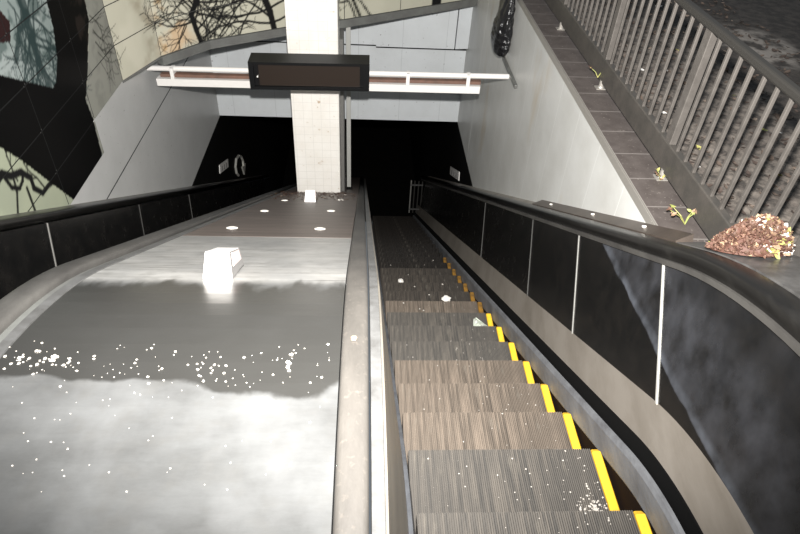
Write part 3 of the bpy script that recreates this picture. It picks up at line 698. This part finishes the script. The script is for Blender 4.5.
# ------------------------------------------------------------------ small labels in the dark lower walls
def plate(name, X, y, z, w_, h_, rot, m_, lab, cat, sgn):
    r = empty(name, (X, y, z), label=lab, cat=cat)
    c, s = math.cos(rot), math.sin(rot); vs = []
    for dx in (0, .012 * sgn):
        for a, b in ((-w_, -h_), (w_, -h_), (w_, h_), (-w_, h_)): vs.append((X + dx, y + a * c - b * s, z + a * s + b * c))
    F6 = [(0, 1, 2, 3), (7, 6, 5, 4), (0, 4, 5, 1), (1, 5, 6, 2), (2, 6, 7, 3), (3, 7, 4, 0)]
    obj('plate', vs, F6, m_, r)
    bars = MB()
    for k in (-.5, 0, .5):
        v2 = []
        for dx in (.012 * sgn, .014 * sgn):
            for a, b in ((w_ * k - w_ * .08, -h_ * .75), (w_ * k + w_ * .08, -h_ * .75), (w_ * k + w_ * .08, h_ * .4), (w_ * k - w_ * .08, h_ * .4)): v2.append((X + dx, y + a * c - b * s, z + a * s + b * c))
        bars.add(v2, F6)
    bars.build('print', M['block_side'], r)
plate('wall_notice', XL, 6.83, -2.73, .30, .065, -.38, M['white_paint'], 'small white notice on the dark lower left wall', 'notice', 1)
plate('wall_notice', XR, 6.72, -2.70, .48, .065, -.46, M['white_paint'], 'small white notice on the dark lower right wall', 'notice', -1)
arr = [(XL + .014, y_, z_) for y_, z_ in ((7.66, -3.42), (7.55, -3.30), (7.53, -3.17), (7.66, -3.10), (7.88, -3.16), (8.06, -3.28), (8.15, -3.42), (8.14, -3.52))]
ar = MB().tube(arr, .022, 8)
hd = [(8.0, -3.46), (8.30, -3.56), (8.10, -3.68)]
ar.add([(XL + .004, a_, c_) for a_, c_ in hd] + [(XL + .03, a_, c_) for a_, c_ in hd], [(0, 1, 2), (5, 4, 3), (0, 3, 4, 1), (1, 4, 5, 2), (2, 5, 3, 0)])
ar.build('u_turn_arrow', M['joint'], label='small pale U-turn arrow mark on the dark lower left wall', cat='mark')

# ------------------------------------------------------------------ railing on the ledge
rl = empty('metal_railing', (1.45, 3, .645), label='weathered metal bar railing standing on the brown tiled ledge', cat='railing')
XRA = 1.458
bevel(MB().box(XRA - .022, XRA + .022, .45, 9.5, .685, .835).build('bottom_rail', M['rail'], rl), .006)
bevel(MB().box(XRA - .022, XRA + .022, -.8, 9.5, 1.435, 1.475).build('top_rail', M['rail_dark'], rl), .01)
posts = [.2 + 1.17 * k for k in range(0, 8)]
bar_me = None
def add_copy(src, dx, dy):
    c = src.copy(); C.objects.link(c); c.parent = rl; c.location = src.location + Vector((dx, dy, 0)); return c
post0 = bevel(MB().box(XRA - .018, XRA + .022, 1.335, 1.40, .83, 1.44).build('post', M['rail_bar'], rl), .004)
bar0 = bevel(MB().box(XRA - .009, XRA + .009, 1.261, 1.279, .83, 1.44).build('bar', M['rail_bar'], rl), .003)
foot0 = MB(); foot0.box(XRA - .05, XRA + .03, 1.27, 1.33, .645, .651)
foot0.tube([(XRA - .012, 1.30, .65), (XRA - .012, 1.30, .66), (XRA - .012, 1.30, .70)], [.024, .018, .018], 12)
foot0 = foot0.build('foot', M['edge_metal'], rl)
for k in range(-1, 7):
    if k != 0: add_copy(post0, 0, 1.17 * k)
    if k >= 0 and k != 0: add_copy(foot0, 0, 1.17 * k)
    for j in range(10):
        if k == 0 and j == 0: continue
        dy = 1.17 * k - .1064 * j
        if 1.27 + dy < -.4: continue
        add_copy(bar0, 0, dy)

# ------------------------------------------------------------------ leaves, litter, weeds
random.seed(5)
def leaf(mb, c, r, n_, mi, curl=.3):
    n_ = Vector(n_).normalized(); a = n_.orthogonal().normalized(); a.rotate(Matrix.Rotation(random.uniform(0, 6.28), 3, n_)); b = n_.cross(a)
    pts = [(-1, 0), (-.5, .42), (.1, .5), (.6, .3), (1.05, 0), (.6, -.3), (.1, -.5), (-.5, -.42)]
    vs = [Vector(c) + a * r * p[0] + b * r * p[1] + n_ * r * curl * (p[0] ** 2 + abs(p[1])) for p in pts]
    vs.append(Vector(c) - n_ * .0)
    mb.add(vs, [(i, (i + 1) % 8, 8) for i in range(8)], mi)
LM = [M['leaf1'], M['leaf2'], M['leaf3'], M['leaf4'], M['white_bit']]
def rn(s=1.0): return Vector((random.uniform(-s, s), random.uniform(-s, s), 1))
pile = MB()
# a low mound of needles and leaves
def mound(u, v): return max(0, .135 * (1 - (u * u + v * v)) ** .75 * (1 - .25 * max(0, -u))) if u * u + v * v < 1 else 0
def deck_z(y_):
    return P(u_at(y_, 1.118), 0, 1.118)[2]
DZ = [deck_z(.0 + .01 * i) for i in range(60)]
def dz_(y_): return DZ[int(max(0, min(59, y_ / .01)))]
mv = []; mf = []; G = 26
for i in range(G + 1):
    for j in range(G + 1):
        u_, v_ = -1 + 2 * i / G, -1 + 2 * j / G
        uu, vv = u_ * math.sqrt(1 - v_ * v_ / 2), v_ * math.sqrt(1 - u_ * u_ / 2)
        y_ = .27 + .115 * vv
        mv.append((1.30 + .135 * uu, y_, deck_z(y_) + .001 + mound(uu, vv) * (1 + .35 * noise.noise(Vector((u_ * 3, v_ * 3, 1))))))
mf = [(i * (G + 1) + j, (i + 1) * (G + 1) + j, (i + 1) * (G + 1) + j + 1, i * (G + 1) + j + 1) for i in range(G) for j in range(G)]
pile.add(mv, mf, 3)
for k in range(2300):
    a = random.uniform(0, 6.283); rr_ = math.sqrt(random.random()) * 1.06; u_, v_ = rr_ * math.cos(a), rr_ * math.sin(a)
    y_ = .27 + .115 * v_
    c = (1.30 + .14 * u_, y_, dz_(y_) + .006 + mound(u_, v_) * 1.05 + random.uniform(0, .014))
    right = u_ > -.25
    mi = random.choices([0, 1, 2, 3, 4], [3, 3, .5, 2.2, .5] if right else [5, .6, .1, 3, 0])[0]
    leaf(pile, c, random.uniform(.007, .020) if right else random.uniform(.006, .013), rn(1.6), mi, .5)
pile.build('leaf_pile', None, mats=LM, label='heap of brown and tan dead leaves on the grey deck beside the railing end', cat='leaves', kind='stuff')
lit = MB()
for k in range(1500):
    c = (random.uniform(1.62, 3.4), random.uniform(.1, 5.5), .622); mi = random.choices([0, 1, 2, 3, 4], [4, 1.2, .1, 4, .2])[0]
    leaf(lit, c, random.uniform(.012, .035), rn(.4), mi)
lit.build('leaf_litter', None, mats=[mat('dull_leaf_a', (.085, .062, .048), .8), mat('dull_leaf_b', (.16, .125, .10), .8), M['leaf3'], mat('dull_leaf_c', (.05, .035, .028), .8), M['white_bit']], label='scattered dull dead leaves on the ground beyond the railing', cat='leaves', kind='stuff')
pl_ = MB()
for k in range(700):
    x_ = random.uniform(-1.22, -.30); y_ = random.uniform(3.5, 4.88)
    if random.random() > (y_ - 3.4) / 1.2: continue
    if x_ > -.42 and random.random() < .5: continue
    u = u_at(y_, DH); _, _, ny, nz = frame(u)
    leaf(pl_, Vector(P(u, x_, DH + .008)), random.uniform(.010, .028), (random.uniform(-.4, .4), ny, nz), random.choices([0, 1, 3, 4], [4, 1.5, 4, .3])[0])
pl_.build('pillar_leaf_drift', None, mats=LM, label='drift of brown leaf crumbs around the foot of the tiled pillar', cat='leaves', kind='stuff')
def weed(x_, y_, z_, sz, lab, n_=6, lean=(0, 0)):
    r = empty('weed', (x_, y_, z_), label=lab, cat='plant')
    b0 = Vector((x_, y_, z_)); tips = []
    for k in range(n_):
        a = random.uniform(0, 6.28); l = sz * random.uniform(.5, 1)
        d = Vector((math.cos(a) * .6 + lean[0], math.sin(a) * .6 + lean[1], 1)).normalized()
        p1 = b0 + d * l * .5; p2 = b0 + d * l + Vector((math.cos(a), math.sin(a), -.3)) * l * .25
        st_ = MB().tube([b0, p1, p2], [.003, .0025, .0015], 6).build('stem', M['leaf3'], r)
        lf_ = MB()
        for j in range(3): leaf(lf_, p2 + Vector((random.uniform(-1, 1), random.uniform(-1, 1), random.uniform(-.5, .5))) * .014, random.uniform(.008, .016), rn(1), 0)
        lf_.build('leaf', random.choice([M['leaf2'], M['leaf1'], M['leaf2'], M['leaf3']]), st_)
weed(1.40, .86, .651, .12, 'tan and green weed sprig beside the leaf heap', 6, (-.3, .3))
weed(1.425, 1.27, .651, .09, 'dry tan grass tuft at the railing foot nearest the leaf heap', 5)
weed(1.425, 2.52, .70, .10, 'reddish weed sprig at the railing foot in mid ledge', 4, (0, .4))

def blob(name, c, r, m_, lab=None, cat=None, squash=.5, group=None, kind=None, parent=None, seed=0):
    bm = bmesh.new(); bmesh.ops.create_icosphere(bm, subdivisions=2, radius=1)
    for v in bm.verts:
        k = 1 + .45 * noise.noise(v.co * 1.6 + Vector((seed, 0, 0))); v.co = Vector((v.co.x * k, v.co.y * k, v.co.z * k * squash)) * r
    me = bpy.data.meshes.new(name); bm.to_mesh(me); bm.free(); me.materials.append(m_)
    o = bpy.data.objects.new(name, me); C.objects.link(o); o.location = c
    return tag(o, lab, cat, group, kind)
def on_step(n, x_, back): y_, z_ = step_xyz[n]; return (x_, y_ - back, z_)
a = on_step(10, .21, .12); blob('foam_lump', (a[0], a[1], a[2] + .012), .030, M['white_bit'], 'small white foam lump on a dark lower step at left', 'foam', .7, seed=1)
a = on_step(8, .60, .12); blob('foam_lump', (a[0], a[1], a[2] + .014), .042, M['white_bit'], 'larger white foam lump on a dark lower step at mid width', 'foam', .5, seed=4)
def paper(n, x_, back, s_, lab):
    c = on_step(n, x_, back); vs = []; G_ = 8
    for i in range(G_ + 1):
        for j in range(G_ + 1):
            u_, v_ = i / G_ - .5, j / G_ - .5
            h_ = .004 + abs(.035 * (.5 - abs(u_ + v_ * .4)) * 2 * (.6 + .6 * noise.noise(Vector((u_ * 5, v_ * 5, 2)))))
            vs.append((c[0] + u_ * s_ * (.62 - .9 * v_) - .05 * v_, c[1] + v_ * s_ * .9 + .03 * u_, c[2] + h_))
    fs = [(i * 9 + j, (i + 1) * 9 + j, (i + 1) * 9 + j + 1, i * 9 + j + 1) for i in range(G_) for j in range(G_)]
    o = obj('paper_scrap', vs, fs, M['paper'], label=lab, cat='paper')
    md_ = o.modifiers.new('thick', 'SOLIDIFY'); md_.thickness = .002; return o
paper(6, .76, .15, .15, 'crumpled pale paper scrap on a step beside its yellow edge')
# crumbs on the deck and on the steps
def crumbs(name, pts, lab, cat, m_=None):
    mb = MB()
    for c, r, n_ in pts:
        n_ = Vector(n_); a_ = n_.orthogonal().normalized(); b2 = n_.cross(a_); k = 6; c = Vector(c); ph = random.uniform(0, 6)
        vs = []
        for hgt, sc_ in ((0, 1), (.4, .8)):
            for i in range(k):
                an = 2 * math.pi * i / k + ph; q_ = random.uniform(.6, 1.2)
                vs.append(c + (a_ * math.cos(an) + b2 * math.sin(an)) * r * sc_ * q_ + n_ * r * hgt)
        mb.add(vs, [tuple(range(k)), tuple(range(2 * k - 1, k - 1, -1))] + [(i, (i + 1) % k, k + (i + 1) % k, k + i) for i in range(k)])
    return mb.build(name, m_ or M['white_bit'], label=lab, cat=cat, kind='stuff')
random.seed(11)
pts = []
def deck_pt(x_, y_):
    u = u_at(y_, DH); _, _, ny, nz = frame(u); return Vector(P(u, x_, DH + .001)), Vector((0, ny, nz))
def crumb(x_, y_, r): c, n_ = deck_pt(x_, y_); pts.append((c, r, n_))
for k in range(80):
    x_ = random.uniform(-1.15, -.30); y_ = random.gauss(-.46, .05); crumb(x_, y_, random.choice([.0012, .0014, .0018, .0022, .004]))
for k in range(40): crumb(random.gauss(-1.08, .07), random.gauss(-.43, .02), random.uniform(.002, .006))
for k in range(30): crumb(random.gauss(-.62, .09), random.gauss(-.47, .04), random.uniform(.0015, .0045))
for k in range(70): crumb(random.uniform(-1.1, -.3), random.uniform(-.85, -.35), random.uniform(.001, .003))
for k in range(8): crumb(random.gauss(-.40, .01), random.uniform(-.50, -.38), random.uniform(.003, .007))
crumbs('plaster_crumbs', pts, 'white plaster crumbs scattered across the steel deck', 'crumbs', mat('pale_crumb', (.42, .39, .35), .8))
pts = []
for k in range(240):
    n = random.choice([-2, -1, -1, -1, 0, 0, 1, 2, 3, 4, 5, 6, 7]); x_ = random.uniform(.05, .83) if random.random() < .35 else random.uniform(.45, .83)
    y_, z_ = step_xyz[n]; pts.append(((x_, y_ - random.uniform(.01, .33), z_ + .0005), random.uniform(.0012, .0045), (0, 0, 1)))
for k in range(300):
    y_, z_ = step_xyz[0]; pts.append(((random.gauss(.77, .035), y_ - .37 + abs(random.gauss(0.0, .06)), z_ + .0005), random.uniform(.0015, .006), (0, 0, 1)))
for k in range(60):
    y_, z_ = step_xyz[1]; pts.append(((random.gauss(.78, .025), y_ - .33 + abs(random.gauss(0.0, .05)), z_ + .0005), random.uniform(.0015, .005), (0, 0, 1)))
for k in range(40):
    n = random.choice([7, 8, 9, 10, 11, 12, 13]); y_, z_ = step_xyz[n]; pts.append(((random.uniform(.05, .83), y_ - random.uniform(.02, .3), z_), random.uniform(.004, .012), (0, 0, 1)))
crumbs('step_grit', pts, 'pale grit and crumbs scattered on the escalator steps', 'crumbs', mat('grey_grit', (.42, .39, .35), .8))
c, n_ = deck_pt(-.232, -.18)
o = crumbs('x', [(Vector(P(.30, -.235, 1.0235)), .012, Vector((0, frame(.30)[2], frame(.30)[3])))], None, None, M['leaf2']); o.name = 'dry_petal'
del o['kind']; tag(o, 'small dry tan petal on the median right handrail', 'petal')
c2 = Vector(P(.36, -1.30, 1.022)); n2 = Vector((0, frame(.36)[2], frame(.36)[3]))
o = crumbs('x', [(c2, .022, n2)], None, None, M['leaf2']); o.name = 'dry_leaf'
del o['kind']; tag(o, 'dry tan leaf lying on the curved left handrail of the median', 'leaf')
